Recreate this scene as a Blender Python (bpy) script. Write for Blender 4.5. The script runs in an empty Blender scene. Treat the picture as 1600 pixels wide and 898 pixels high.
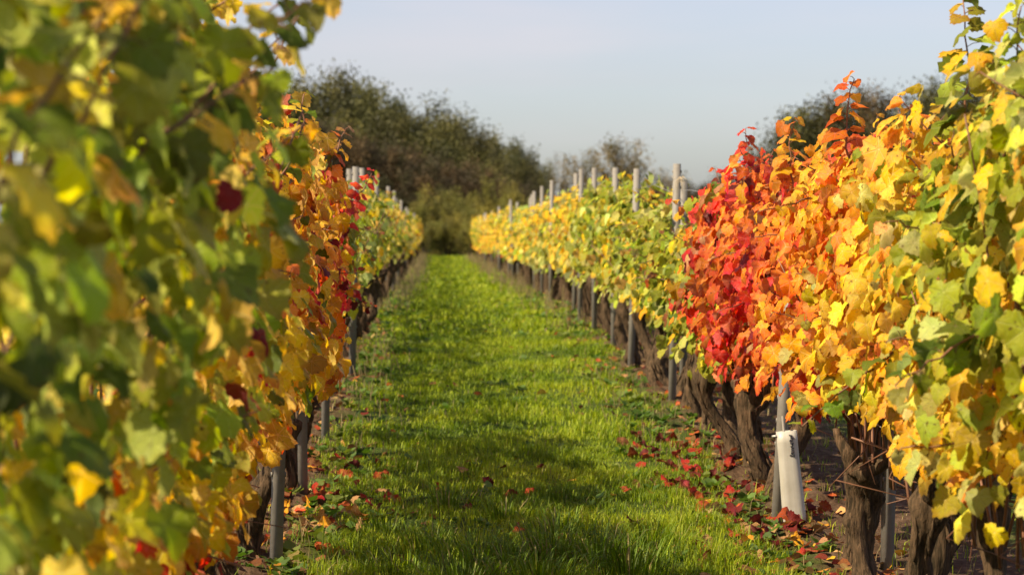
import bpy, math, random
import numpy as np
from mathutils import Vector, Matrix
R = math.radians
rng = np.random.default_rng(11)
random.seed(5)
S = bpy.context.scene
COL = S.collection

# ------------------------------------------------------------------ camera, sky, sun, exposure
FP = 3778.0                                   # focal length in photo pixels (1600 wide)
def g0(d):
    """large ground profile along the alley: a gentle rise, a crest, then level"""
    d = np.asarray(d, float)
    xs = np.array([-4000, -200, -10, 0, 10, 17, 21, 24, 28, 33, 42, 59, 90, 130, 400, 6000.])
    ys = np.array([-6, -3, -.27, 0, .265, .45, .53, .565, .58, .56, .49, .42, .36, .33, .3, .3])
    return np.interp(d, xs, ys)
cam = bpy.data.cameras.new('camera')
cam.lens = 85.0; cam.sensor_width = 36.0
cam.clip_start = .05; cam.clip_end = 9000
camo = bpy.data.objects.new('camera', cam); COL.objects.link(camo)
camo.location = (0, 0, 1.55)
camo.rotation_euler = (R(90 - 1.456), 0, R(-1.8))
cam.dof.use_dof = True; cam.dof.focus_distance = 9.0; cam.dof.aperture_fstop = 5.4
S.camera = camo

SUN_AZ, SUN_EL = R(65), R(45)                 # degrees to the left of straight behind the camera / height
sdir = Vector((-math.sin(SUN_AZ)*math.cos(SUN_EL), -math.cos(SUN_AZ)*math.cos(SUN_EL), math.sin(SUN_EL)))
sun = bpy.data.lights.new('sun', 'SUN'); sun.energy = 5.0; sun.angle = R(.53); sun.color = (1, .82, .55)
suno = bpy.data.objects.new('sun', sun); COL.objects.link(suno)
suno.rotation_euler = sdir.to_track_quat('Z', 'Y').to_euler(); suno.location = sdir*60
world = bpy.data.worlds.new('World'); S.world = world; world.use_nodes = True
wt = world.node_tree; bg = wt.nodes['Background']; bg.inputs[1].default_value = .08
sky = wt.nodes.new('ShaderNodeTexSky'); sky.sky_type = 'NISHITA'; sky.sun_disc = False
sky.sun_elevation = SUN_EL; sky.sun_rotation = math.atan2(sdir.x, sdir.y)
sky.air_density = 1.0; sky.dust_density = 1.2; sky.ozone_density = 3.0
hsv = wt.nodes.new('ShaderNodeHueSaturation'); hsv.inputs['Saturation'].default_value = .66; hsv.inputs['Hue'].default_value = .518
wt.links.new(sky.outputs[0], hsv.inputs['Color']); 
tn = wt.nodes.new('ShaderNodeMix'); tn.data_type = 'RGBA'; tn.blend_type = 'MULTIPLY'; tn.inputs[0].default_value = 1; tn.inputs[7].default_value = (1.03, 1.0, 1.035, 1)
wt.links.new(hsv.outputs[0], tn.inputs[6])
# a thin veil of cloud, stretched sideways
wtc = wt.nodes.new('ShaderNodeTexCoord'); wmp = wt.nodes.new('ShaderNodeMapping'); wmp.inputs['Scale'].default_value = (2.2, 2.2, 11); wt.links.new(wtc.outputs['Generated'], wmp.inputs[0])
wn = wt.nodes.new('ShaderNodeTexNoise'); wn.inputs['Scale'].default_value = 1.6; wn.inputs['Detail'].default_value = 5; wt.links.new(wmp.outputs[0], wn.inputs['Vector'])
wr = wt.nodes.new('ShaderNodeMapRange'); wr.interpolation_type = 'SMOOTHSTEP'; wr.inputs[1].default_value = .45; wr.inputs[2].default_value = .75; wr.inputs[4].default_value = .5; wt.links.new(wn.outputs['Fac'], wr.inputs[0])
wc = wt.nodes.new('ShaderNodeMix'); wc.data_type = 'RGBA'; wt.links.new(wr.outputs[0], wc.inputs[0]); wt.links.new(tn.outputs[2], wc.inputs[6]); wc.inputs[7].default_value = (5.3, 4.9, 5.2, 1)
wt.links.new(wc.outputs[2], bg.inputs[0])
S.view_settings.view_transform = 'Standard'; S.view_settings.look = 'None'
S.view_settings.exposure = .92; S.view_settings.gamma = 1
try: S.view_settings.use_curve_mapping = False
except Exception: pass
S.render.engine = 'CYCLES'
S.cycles.max_bounces = 7; S.cycles.transmission_bounces = 5; S.cycles.transparent_max_bounces = 6
S.cycles.diffuse_bounces = 3; S.cycles.use_denoising = True

# ------------------------------------------------------------------ helpers
def snoise(p, f, seed=0, n=7):
    """cheap smooth noise in about -1..1 at points p (n,k)"""
    r = np.random.default_rng(1000 + seed)
    p = np.atleast_2d(np.asarray(p, float)); o = np.zeros(len(p))
    for i in range(n):
        k = r.normal(size=p.shape[1]); k *= f*(.6 + .9*r.random())/np.linalg.norm(k)
        o += np.sin(p @ k*2*math.pi + r.random()*6.28)
    return o/(n**.5)*.8
def lumps(x, y):
    x = np.asarray(x, float); y = np.asarray(y, float)
    p = np.stack([x.ravel(), y.ravel()], 1)
    near = np.clip(1 - np.abs(p[:, 1])/160, 0, 1)
    o = .012*snoise(p, .5, 1) + .012*snoise(p, 1.6, 2) + .006*snoise(p, 4.5, 3)
    strip = np.exp(-((p[:, 0] + .72)/.3)**2) + np.exp(-((p[:, 0] - 1.6)/.34)**2)
    o += strip*(.03 + .025*snoise(p, 2.6, 4) + .018*snoise(p, 7, 5))
    return (o*near).reshape(x.shape)
def gz(x, y): return g0(y) + lumps(x, y)
def gzf(x, y): return float(gz(np.array([x]), np.array([y]))[0])

def link(name, me, mat=None, parent=None):
    o = bpy.data.objects.new(name, me); COL.objects.link(o)
    if mat is not None and not me.materials: me.materials.append(mat)
    if parent is not None: o.parent = parent
    return o
def tag(o, label=None, cat=None, group=None, kind=None):
    if label: o['label'] = label
    if cat: o['category'] = cat
    if group: o['group'] = group
    if kind: o['kind'] = kind
    return o
def empty(name, loc, rz=0, label=None, cat=None, group=None):
    o = bpy.data.objects.new(name, None); COL.objects.link(o); o.location = loc
    o.rotation_euler = (0, 0, rz); o.empty_display_size = .1
    return tag(o, label, cat, group)

class MB:
    """mesh collector: vertices, polygons of mixed size, optional tint and uv per vertex"""
    def __init__(s): s.v = []; s.f = []; s.t = []; s.u = []; s.n = 0
    def add(s, v, polys, tint=None, uv=None):
        v = np.asarray(v, float)
        for idx, sz in polys: s.f.append((np.asarray(idx, np.int64).ravel() + s.n, sz))
        s.v.append(v); s.n += len(v)
        s.t.append(np.tile(np.array([1, 1, 1, 1.]), (len(v), 1)) if tint is None else np.asarray(tint, float))
        s.u.append(np.zeros((len(v), 2)) if uv is None else np.asarray(uv, float))
    def mesh(s, name, smooth=False):
        me = bpy.data.meshes.new(name)
        V = np.concatenate(s.v); me.vertices.add(len(V)); me.vertices.foreach_set('co', V.astype(np.float32).ravel())
        L = np.concatenate([f for f, z in s.f]); sz = np.concatenate([np.full(len(f)//z, z) for f, z in s.f])
        st = np.concatenate([[0], np.cumsum(sz)[:-1]])
        me.loops.add(len(L)); me.loops.foreach_set('vertex_index', L.astype(np.int32))
        me.polygons.add(len(sz)); me.polygons.foreach_set('loop_start', st.astype(np.int32))
        try: me.polygons.foreach_set('loop_total', sz.astype(np.int32))
        except Exception: pass
        if smooth: me.polygons.foreach_set('use_smooth', np.ones(len(sz), bool))
        T = np.concatenate(s.t); a = me.attributes.new('tint', 'FLOAT_COLOR', 'POINT'); a.data.foreach_set('color', T.astype(np.float32).ravel())
        U = np.concatenate(s.u)
        b = me.attributes.new('leafpos', 'FLOAT2', 'POINT'); b.data.foreach_set('vector', U.astype(np.float32).ravel())
        me.update(calc_edges=True); me.validate()
        return me

def tube(mb, pts, rad, nseg=8, tint=None, mod=None, cap=True):
    """a swept tube; mod(theta array, t) multiplies the radius"""
    pts = np.asarray(pts, float); n = len(pts); rad = np.broadcast_to(np.asarray(rad, float), (n,))
    tan = np.gradient(pts, axis=0); tan /= np.linalg.norm(tan, axis=1)[:, None] + 1e-9
    ref = np.array([1, 0, 0.]) if abs(tan[0][0]) < .8 else np.array([0, 1, 0.])
    th = np.linspace(0, 2*math.pi, nseg, endpoint=False); V = []
    for i in range(n):
        a = ref - tan[i]*(ref @ tan[i]); a /= np.linalg.norm(a) + 1e-9; ref = a
        b = np.cross(tan[i], a); r = rad[i]*(mod(th, i/(n - 1)) if mod else 1.0)*np.ones(nseg)
        V.append(pts[i] + (np.cos(th)*r)[:, None]*a + (np.sin(th)*r)[:, None]*b)
    V = np.concatenate(V); q = []
    for i in range(n - 1):
        for j in range(nseg):
            k = (j + 1) % nseg
            q += [i*nseg + j, i*nseg + k, (i + 1)*nseg + k, (i + 1)*nseg + j]
    polys = [(q, 4)]
    if cap: polys += [(list(range(nseg))[::-1], nseg), ([(n - 1)*nseg + j for j in range(nseg)], nseg)]
    mb.add(V, polys, None if tint is None else np.tile(np.append(tint, 1.)[:4], (len(V), 1)))
def box(mb, c, s):
    c = np.array(c, float); s = np.array(s, float)/2
    v = np.array([[-1, -1, -1], [1, -1, -1], [1, 1, -1], [-1, 1, -1], [-1, -1, 1], [1, -1, 1], [1, 1, 1], [-1, 1, 1]])*s + c
    mb.add(v, [([0, 3, 2, 1, 4, 5, 6, 7, 0, 1, 5, 4, 1, 2, 6, 5, 2, 3, 7, 6, 3, 0, 4, 7], 4)])
def extrude(mb, prof, z0, z1, nz=1, lean=(0, 0)):
    """closed 2D outline (k,2) swept upwards"""
    prof = np.asarray(prof, float); k = len(prof); V = []
    for i in range(nz + 1):
        t = i/nz; V.append(np.c_[prof + np.array(lean)*t, np.full(k, z0 + (z1 - z0)*t)])
    q = []
    for i in range(nz):
        for j in range(k):
            m = (j + 1) % k; q += [i*k + j, i*k + m, (i + 1)*k + m, (i + 1)*k + j]
    mb.add(np.concatenate(V), [(q, 4), (list(range(k))[::-1], k), ([nz*k + j for j in range(k)], k)])

# ------------------------------------------------------------------ materials
def newmat(name):
    m = bpy.data.materials.new(name); m.use_nodes = True
    nt = m.node_tree; return m, nt, nt.nodes['Principled BSDF'], nt.nodes['Material Output']
def N(nt, t, **k):
    n = nt.nodes.new('ShaderNode' + t)
    for a, b in k.items(): setattr(n, a, b)
    return n
def math_(nt, op, a, b=None, c=None):
    n = N(nt, 'Math', operation=op)
    for i, x in enumerate((a, b, c)):
        if x is None: continue
        if isinstance(x, (int, float)): n.inputs[i].default_value = x
        else: nt.links.new(x, n.inputs[i])
    return n.outputs[0]
def ramp(nt, fac, stops):
    r = N(nt, 'ValToRGB'); e = r.color_ramp.elements
    while len(e) < len(stops): e.new(.5)
    for el, (p, c) in zip(e, stops): el.position = p; el.color = (*c, 1) if len(c) == 3 else c
    nt.links.new(fac, r.inputs[0]); return r.outputs[0]
def mixc(nt, fac, a, b, mode='MIX'):
    m = N(nt, 'Mix', data_type='RGBA', blend_type=mode)
    for i, x in ((0, fac), (6, a), (7, b)):
        if isinstance(x, (int, float)): m.inputs[i].default_value = x
        elif isinstance(x, tuple): m.inputs[i].default_value = (*x, 1)
        else: nt.links.new(x, m.inputs[i])
    return m.outputs[2]
def noise(nt, vec, scale, detail=4, rough=.55):
    n = N(nt, 'TexNoise'); n.inputs['Scale'].default_value = scale; n.inputs['Detail'].default_value = detail
    n.inputs['Roughness'].default_value = rough
    if vec is not None: nt.links.new(vec, n.inputs['Vector'])
    return n.outputs['Fac']

def leaf_material(name, trans=.48, veins=True, rough=.5, spec=.25, tsat=1.0):
    m, nt, p, out = newmat(name); L = nt.links
    at = N(nt, 'Attribute', attribute_name='tint'); col = at.outputs['Color']
    tc = N(nt, 'TexCoord')
    if veins:
        uv = N(nt, 'Attribute', attribute_name='leafpos'); sp = N(nt, 'SeparateXYZ'); L.new(uv.outputs['Vector'], sp.inputs[0])
        u, v = sp.outputs[0], sp.outputs[1]
        ang = math_(nt, 'ARCTAN2', u, v)
        rr = math_(nt, 'SQRT', math_(nt, 'ADD', math_(nt, 'MULTIPLY', u, u), math_(nt, 'MULTIPLY', v, v)))
        sn = math_(nt, 'ABSOLUTE', math_(nt, 'SINE', math_(nt, 'MULTIPLY', ang, 3.46)))
        vd = math_(nt, 'MULTIPLY', sn, rr)
        vein = N(nt, 'MapRange', interpolation_type='SMOOTHSTEP'); L.new(vd, vein.inputs[0])
        for i, x in ((1, .02), (2, .09), (3, 1), (4, 0)): vein.inputs[i].default_value = x
        # secondary veins: stripes across the blade between the main ones
        sec = math_(nt, 'SINE', math_(nt, 'ADD', math_(nt, 'MULTIPLY', rr, 24), math_(nt, 'MULTIPLY', sn, 7)))
        secm = N(nt, 'MapRange', interpolation_type='SMOOTHSTEP'); L.new(sec, secm.inputs[0])
        for i, x in ((1, .78), (2, 1.0), (3, 0), (4, .3)): secm.inputs[i].default_value = x
        vm = math_(nt, 'MAXIMUM', vein.outputs[0], secm.outputs[0])
        nb = noise(nt, tc.outputs['Object'], 26, 3)
        edge = N(nt, 'MapRange', interpolation_type='SMOOTHSTEP'); L.new(math_(nt, 'ADD', rr, math_(nt, 'MULTIPLY', nb, .9)), edge.inputs[0])
        for i, x in ((1, .95), (2, 1.5), (3, 0), (4, .85)): edge.inputs[i].default_value = x
        hs = N(nt, 'HueSaturation'); hs.inputs['Hue'].default_value = .472; hs.inputs['Value'].default_value = .8; L.new(col, hs.inputs['Color'])
        two = N(nt, 'HueSaturation'); two.inputs['Hue'].default_value = .522; two.inputs['Value'].default_value = .92; L.new(col, two.inputs['Color'])
        tw_ = N(nt, 'MapRange', interpolation_type='SMOOTHSTEP'); L.new(noise(nt, tc.outputs['Object'], 15, 3), tw_.inputs[0])
        for i, x in ((1, .45), (2, .62), (3, 0), (4, .8)): tw_.inputs[i].default_value = x
        col2 = mixc(nt, tw_.outputs[0], col, two.outputs[0])
        c1 = mixc(nt, edge.outputs[0], col2, hs.outputs[0])
        hv = N(nt, 'HueSaturation'); hv.inputs['Value'].default_value = 1.4; hv.inputs['Saturation'].default_value = .82; L.new(col, hv.inputs['Color'])
        c2 = mixc(nt, math_(nt, 'MULTIPLY', vm, .75), c1, hv.outputs[0])
        sp2 = noise(nt, tc.outputs['Object'], 75, 2)
        spot = N(nt, 'MapRange', interpolation_type='SMOOTHSTEP'); L.new(sp2, spot.inputs[0])
        for i, x in ((1, .65), (2, .70), (3, 0), (4, .8)): spot.inputs[i].default_value = x
        c3 = mixc(nt, spot.outputs[0], c2, (.09, .035, .015))
        bm = N(nt, 'Bump'); bm.inputs['Strength'].default_value = .7; bm.inputs['Distance'].default_value = .007
        L.new(math_(nt, 'ADD', math_(nt, 'MULTIPLY', vm, -.8), nb), bm.inputs['Height'])
        L.new(bm.outputs[0], p.inputs['Normal'])
        geo = N(nt, 'NewGeometry')
        bk = N(nt, 'HueSaturation'); bk.inputs['Saturation'].default_value = .88; bk.inputs['Value'].default_value = 1.08; L.new(c3, bk.inputs['Color'])
        base = mixc(nt, geo.outputs['Backfacing'], c3, bk.outputs[0])
    else:
        base = col; c2 = col
    L.new(base, p.inputs['Base Color']); p.inputs['Roughness'].default_value = rough
    p.inputs['Specular IOR Level'].default_value = spec
    tr = N(nt, 'BsdfTranslucent'); h2 = N(nt, 'HueSaturation'); h2.inputs['Saturation'].default_value = tsat*1.12; h2.inputs['Value'].default_value = 1.25
    L.new(base, h2.inputs['Color']); L.new(h2.outputs[0], tr.inputs[0])
    mx = N(nt, 'MixShader'); mx.inputs[0].default_value = trans
    L.new(p.outputs[0], mx.inputs[1]); L.new(tr.outputs[0], mx.inputs[2]); L.new(mx.outputs[0], out.inputs['Surface'])
    return m
M_leaf = leaf_material('vine_leaf')
M_litter = leaf_material('dead_leaf', trans=.15, rough=.75, spec=.2)
M_grass = leaf_material('grass_blade', trans=.4, veins=False, rough=.55, spec=.3)
M_tree = leaf_material('tree_leaf', trans=.25, veins=False, rough=.6, spec=.2)

def bark_material(name, dark, light, stretch=.18, scale=26):
    m, nt, p, out = newmat(name); L = nt.links; tc = N(nt, 'TexCoord')
    mp = N(nt, 'Mapping'); mp.inputs['Scale'].default_value = (1, 1, stretch); L.new(tc.outputs['Object'], mp.inputs[0])
    a = noise(nt, mp.outputs[0], scale, 6, .65); b = noise(nt, mp.outputs[0], scale*3.2, 3); c = noise(nt, tc.outputs['Object'], 5, 3)
    s = math_(nt, 'ADD', math_(nt, 'MULTIPLY', a, .5), math_(nt, 'MULTIPLY', b, .5))
    col = ramp(nt, s, [(.40, dark), (.52, tuple((x + y)/2 for x, y in zip(dark, light))), (.62, light)])
    col = mixc(nt, math_(nt, 'MULTIPLY', c, .5), col, (.09, .07, .04), 'MIX')
    L.new(col, p.inputs['Base Color']); p.inputs['Roughness'].default_value = .95; p.inputs['Specular IOR Level'].default_value = .15
    bm = N(nt, 'Bump'); bm.inputs['Strength'].default_value = 1; bm.inputs['Distance'].default_value = .012
    L.new(s, bm.inputs['Height']); L.new(bm.outputs[0], p.inputs['Normal'])
    return m
M_bark = bark_material('vine_bark', (.008, .005, .0035), (.135, .083, .05), .14, 34)
M_treebark = bark_material('tree_bark', (.03, .022, .016), (.12, .09, .065), .3, 6)
def simple(name, c, rough=.6, metal=0, nscale=30, var=.25, bump=.1):
    m, nt, p, out = newmat(name); L = nt.links; tc = N(nt, 'TexCoord')
    f = noise(nt, tc.outputs['Object'], nscale, 5, .6); f2 = noise(nt, tc.outputs['Object'], nscale*.15, 3)
    col = ramp(nt, math_(nt, 'ADD', math_(nt, 'MULTIPLY', f, .5), math_(nt, 'MULTIPLY', f2, .5)),
               [(.3, tuple(x*(1 - var) for x in c)), (.7, tuple(min(1, x*(1 + var)) for x in c))])
    L.new(col, p.inputs['Base Color']); p.inputs['Roughness'].default_value = rough; p.inputs['Metallic'].default_value = metal
    if bump:
        bm = N(nt, 'Bump'); bm.inputs['Strength'].default_value = bump; bm.inputs['Distance'].default_value = .004
        L.new(f, bm.inputs['Height']); L.new(bm.outputs[0], p.inputs['Normal'])
    return m
M_cane = simple('cane', (.17, .075, .04), .6, 0, 60, .4)
M_zinc = simple('galvanised_steel', (.18, .168, .15), .65, .1, 40, .22, .06)
M_wood = simple('weathered_wood', (.30, .28, .25), .85, 0, 35, .35, .4)
M_wire = simple('wire', (.30, .29, .28), .5, .6, 80, .2, 0)
M_ink = simple('ink', (.02, .02, .03), .6, 0, 30, .1, 0)
M_tie = simple('straw_twine', (.42, .34, .22), .8, 0, 50, .2, 0)
def guard_material():
    m, nt, p, out = newmat('milky_plastic'); L = nt.links; tc = N(nt, 'TexCoord')
    f = noise(nt, tc.outputs['Object'], 9, 5, .6); mp = N(nt, 'Mapping'); mp.inputs['Scale'].default_value = (60, 60, 3); L.new(tc.outputs['Object'], mp.inputs[0])
    f2 = noise(nt, mp.outputs[0], 1, 3)
    col = ramp(nt, math_(nt, 'ADD', math_(nt, 'MULTIPLY', f, .6), math_(nt, 'MULTIPLY', f2, .4)), [(.3, (.42, .40, .34)), (.7, (.62, .61, .56))])
    L.new(col, p.inputs['Base Color']); p.inputs['Roughness'].default_value = .42
    tr = N(nt, 'BsdfTranslucent'); L.new(col, tr.inputs[0]); mx = N(nt, 'MixShader'); mx.inputs[0].default_value = .3
    L.new(p.outputs[0], mx.inputs[1]); L.new(tr.outputs[0], mx.inputs[2]); L.new(mx.outputs[0], out.inputs['Surface'])
    return m
M_guard = guard_material()

def ground_material():
    m, nt, p, out = newmat('turf_and_soil'); L = nt.links; tc = N(nt, 'TexCoord'); P = tc.outputs['Object']
    sp = N(nt, 'SeparateXYZ'); L.new(P, sp.inputs[0]); X = sp.outputs[0]
    w = math_(nt, 'MULTIPLY', math_(nt, 'SUBTRACT', noise(nt, P, 2.2, 5, .65), .5), .7)
    def strip(c, hw):
        return math_(nt, 'SUBTRACT', math_(nt, 'ADD', hw, w), math_(nt, 'ABSOLUTE', math_(nt, 'SUBTRACT', X, c)))
    s = strip(-.78, .24); s = math_(nt, 'MAXIMUM', s, strip(1.9, .5)); s = math_(nt, 'MAXIMUM', s, strip(3.85, .26)); s = math_(nt, 'MAXIMUM', s, strip(-2.95, .26))
    mk = N(nt, 'MapRange', interpolation_type='SMOOTHSTEP'); L.new(s, mk.inputs[0]); mk.inputs[1].default_value = -.1; mk.inputs[2].default_value = .12
    soil = ramp(nt, noise(nt, P, 14, 8, .7), [(.3, (.035, .021, .013)), (.52, (.10, .062, .038)), (.72, (.20, .135, .09))])
    turf = ramp(nt, noise(nt, P, 1.3, 6, .65), [(.3, (.035, .065, .010)), (.55, (.06, .105, .014)), (.75, (.10, .12, .025))])
    turf = mixc(nt, math_(nt, 'MULTIPLY', noise(nt, P, 30, 4, .7), .45), turf, (.05, .035, .018))
    L.new(mixc(nt, mk.outputs[0], turf, soil), p.inputs['Base Color']); p.inputs['Roughness'].default_value = 1; p.inputs['Specular IOR Level'].default_value = .1
    bm = N(nt, 'Bump'); bm.inputs['Strength'].default_value = 1; bm.inputs['Distance'].default_value = .03
    L.new(noise(nt, P, 22, 8, .7), bm.inputs['Height']); L.new(bm.outputs[0], p.inputs['Normal'])
    return m

# ------------------------------------------------------------------ ground: one sheet out to the horizon
def grid_mesh():
    xs = np.concatenate([[-5000, -2500, -1200, -600, -300, -150, -80, -40, -20, -12, -8, -6, -5, -4.2, -3.5, -3], np.arange(-2.6, 4.6, .06),
                         [4.8, 5.3, 6, 7, 9, 12, 20, 40, 80, 150, 300, 600, 1200, 2500, 5000]])
    ys = np.concatenate([[-4000, -1500, -500, -200, -80, -40, -20, -10, -5, -2, 0, 2, 3.5, 5, 6, 7], np.arange(7.4, 20, .07), np.arange(20, 32, .2),
                         np.arange(32, 60, .6), np.arange(60, 140, 2), [145, 160, 190, 250, 400, 700, 1200, 2500, 5000, 8000]])
    X, Y = np.meshgrid(xs, ys); Z = gz(X, Y)
    V = np.stack([X.ravel(), Y.ravel(), Z.ravel()], 1); nx = len(xs); ny = len(ys)
    i, j = np.meshgrid(np.arange(ny - 1), np.arange(nx - 1), indexing='ij'); a = (i*nx + j).ravel()
    mb = MB(); mb.add(V, [(np.stack([a, a + 1, a + nx + 1, a + nx], 1), 4)]); return mb.mesh('ground', True)
ground = link('ground', grid_mesh(), ground_material()); tag(ground, 'grassy ground with bare soil strips under the vine rows', 'ground', kind='structure')

# ------------------------------------------------------------------ leaf templates
PAL = dict(green=(.145, .195, .014), dgreen=(.075, .105, .012), yg=(.33, .355, .022), pale=(.47, .47, .11), yellow=(.70, .45, .014), gold=(.72, .33, .010),
           orange=(.72, .18, .010), brick=(.52, .085, .012), red=(.62, .030, .010), dred=(.17, .014, .012), brown=(.22, .085, .028), tan=(.46, .26, .10))
def leaf_outline(n, seed, teeth):
    r = np.random.default_rng(seed); a = np.linspace(-math.pi, math.pi, n, endpoint=False) + math.pi/n
    lob = .84 + .085*np.cos(a*3.46)                             # lobes every 52 degrees, one at the tip
    lob *= 1 - .24*np.abs(a/math.pi)**1.5                      # shorter towards the stalk
    back = np.clip((np.abs(a) - 2.6)/.54, 0, 1); lob *= 1 - .62*back**2
    if teeth: lob *= 1 + (.075)*np.where(np.arange(n) % 2 == 0, 1, -1) + r.normal(0, .03, n)
    lob *= 1 + .06*np.sin(a + r.random()*6)
    return a, lob
def leaf_template(n, seed, two):
    r = np.random.default_rng(seed + 77); a, rr = leaf_outline(n, seed, n > 14)
    xy = np.stack([np.sin(a)*rr, np.cos(a)*rr], 1)
    cup = r.uniform(-.62, .18); fold = r.uniform(-.1, .40); wav = r.uniform(.08, .20); ph = r.random()*6.28; curl = r.uniform(-.6, -.05)
    def lift(p):
        x, y = p[:, 0], p[:, 1]; q = x*x + y*y
        z = cup*q*.7 + fold*np.abs(x)*.8 + wav*np.sin(3*np.arctan2(x, y) + ph)*q + curl*np.clip(y, 0, 2)**2*.5 + .07*np.sin(6*x + ph)*np.cos(5*y + 2*ph) + .05*np.sin(7*np.arctan2(x, y) + ph*2)*q
        return np.c_[x*(1 - .12*abs(fold)), y, z]
    if two:
        ri = xy*.52; P = np.concatenate([[[0, 0]], ri, xy]); tri = []; qd = []
        for j in range(n):
            k = (j + 1) % n; tri += [0, 1 + k, 1 + j]; qd += [1 + j, 1 + k, 1 + n + k, 1 + n + j]
        return lift(P), P, [(np.array(tri), 3), (np.array(qd), 4)]
    P = np.concatenate([[[0, 0]], xy]); tri = []
    for j in range(n): tri += [0, 1 + (j + 1) % n, 1 + j]
    return lift(P), P, [(np.array(tri), 3)]
T_HI = [leaf_template(26, s, True) for s in range(9)]
T_MID = [leaf_template(15, s + 20, False) for s in range(8)]
T_LOW = [leaf_template(9, s + 40, False) for s in range(6)]
def put_leaves(mb, pos, tip, nrm, size, tint, temps, r):
    pos, tip, nrm = (np.asarray(x, float) for x in (pos, tip, nrm))
    tip = tip/np.linalg.norm(tip, axis=1)[:, None]; nrm = nrm - tip*np.sum(nrm*tip, 1)[:, None]
    nrm /= np.linalg.norm(nrm, axis=1)[:, None] + 1e-9; sx = np.cross(tip, nrm)
    k = r.integers(0, len(temps), len(pos))
    for t, (V, uv, polys) in enumerate(temps):
        I = np.nonzero(k == t)[0]
        if not len(I): continue
        m = len(V); W = pos[I][:, None, :] + size[I][:, None, None]*(V[None, :, 0, None]*sx[I][:, None] + V[None, :, 1, None]*tip[I][:, None] + V[None, :, 2, None]*nrm[I][:, None])
        off = (np.arange(len(I))*m)[:, None]
        tt = np.repeat(np.c_[tint[I], np.ones(len(I))], m, 0)
        mb.add(W.reshape(-1, 3), [((p[None, :] + off).ravel(), s) for p, s in polys], tt, np.tile(uv, (len(I), 1)))
def colours(w, u, r):
    names = list(w); c = np.cumsum([w[k] for k in names]); c = c/c[-1]
    idx = np.searchsorted(c, np.clip(u, 0, .9999)); base = np.array([PAL[k] for k in names])[idx]
    base = base*np.exp(r.normal(-.05, .27, (len(u), 1)))*np.exp(r.normal(0, .09, (len(u), 3))); gr = r.uniform(-.04, .07, (len(u), 1)); base = base*(1 - gr) + gr*base.mean(1, keepdims=True)
    return np.clip(base, .004, .85)
def mixw(a, b, t):
    ks = list(dict.fromkeys(list(a) + list(b))); return {k: a.get(k, 0)*(1 - t) + b.get(k, 0)*t for k in ks}
def pw(table, d):
    if d <= table[0][0]: return table[0][1]
    for (d0, w0), (d1, w1) in zip(table, table[1:]):
        if d <= d1: return mixw(w0, w1, (d - d0)/(d1 - d0))
    return table[-1][1]
RIGHT_PAL = [(5.2, dict(green=.10, yg=.46, pale=.16, yellow=.26, brown=.02)), (5.9, dict(green=.05, yg=.32, pale=.14, yellow=.42, gold=.05)),
             (6.6, dict(green=.02, yg=.16, pale=.10, yellow=.54, gold=.16, orange=.02)), (7.5, dict(yg=.06, pale=.06, yellow=.46, gold=.32, orange=.10)), (8.4, dict(yellow=.2, pale=.06, gold=.34, orange=.30, brick=.05, dred=.02)),
             (9.2, dict(yellow=.08, pale=.06, gold=.22, orange=.38, brick=.10, dred=.05, red=.11)), (10.2, dict(tan=.07, gold=.12, orange=.34, brick=.15, red=.24, dred=.08)),
             (12.0, dict(gold=.08, tan=.08, orange=.31, brick=.18, red=.29, dred=.08)), (12.7, dict(green=.12, yg=.4, pale=.12, yellow=.18, brown=.06, brick=.08, orange=.05)),
             (15.5, dict(green=.15, yg=.46, pale=.16, yellow=.2, brown=.04)), (26, dict(green=.10, yg=.42, pale=.16, yellow=.25, gold=.05, brown=.04)),
             (45, dict(green=.05, yg=.34, pale=.16, yellow=.38, gold=.08)), (62, dict(yg=.28, pale=.12, yellow=.42, gold=.16, orange=.02))]
LEFT_PAL = [(3.2, dict(dgreen=.07, green=.20, yg=.42, pale=.06, yellow=.25, dred=.02)), (4.3, dict(dgreen=.03, green=.10, yg=.32, pale=.05, yellow=.42, gold=.06, dred=.03, brown=.01)),
            (5.4, dict(green=.11, yg=.20, yellow=.36, gold=.15, brick=.05, red=.06, dred=.06)), (7.5, dict(green=.08, yg=.10, yellow=.36, gold=.26, orange=.06, brick=.04, dred=.05, red=.06)),
            (10.0, dict(green=.06, yg=.08, yellow=.30, gold=.36, orange=.08, brick=.03, red=.07, dred=.03)), (11.1, dict(gold=.32, yellow=.22, orange=.17, brick=.07, red=.18, dred=.05)),
            (12.2, dict(gold=.22, yellow=.1, orange=.22, brick=.08, red=.55, dred=.10)), (12.8, dict(green=.14, yg=.42, pale=.14, yellow=.2, brown=.05, brick=.05)),
            (18, dict(green=.16, yg=.42, pale=.14, yellow=.24, brown=.04)), (40, dict(green=.08, yg=.42, pale=.16, yellow=.32, brown=.02)), (65, dict(yg=.25, pale=.1, yellow=.5, gold=.15))]

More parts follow.
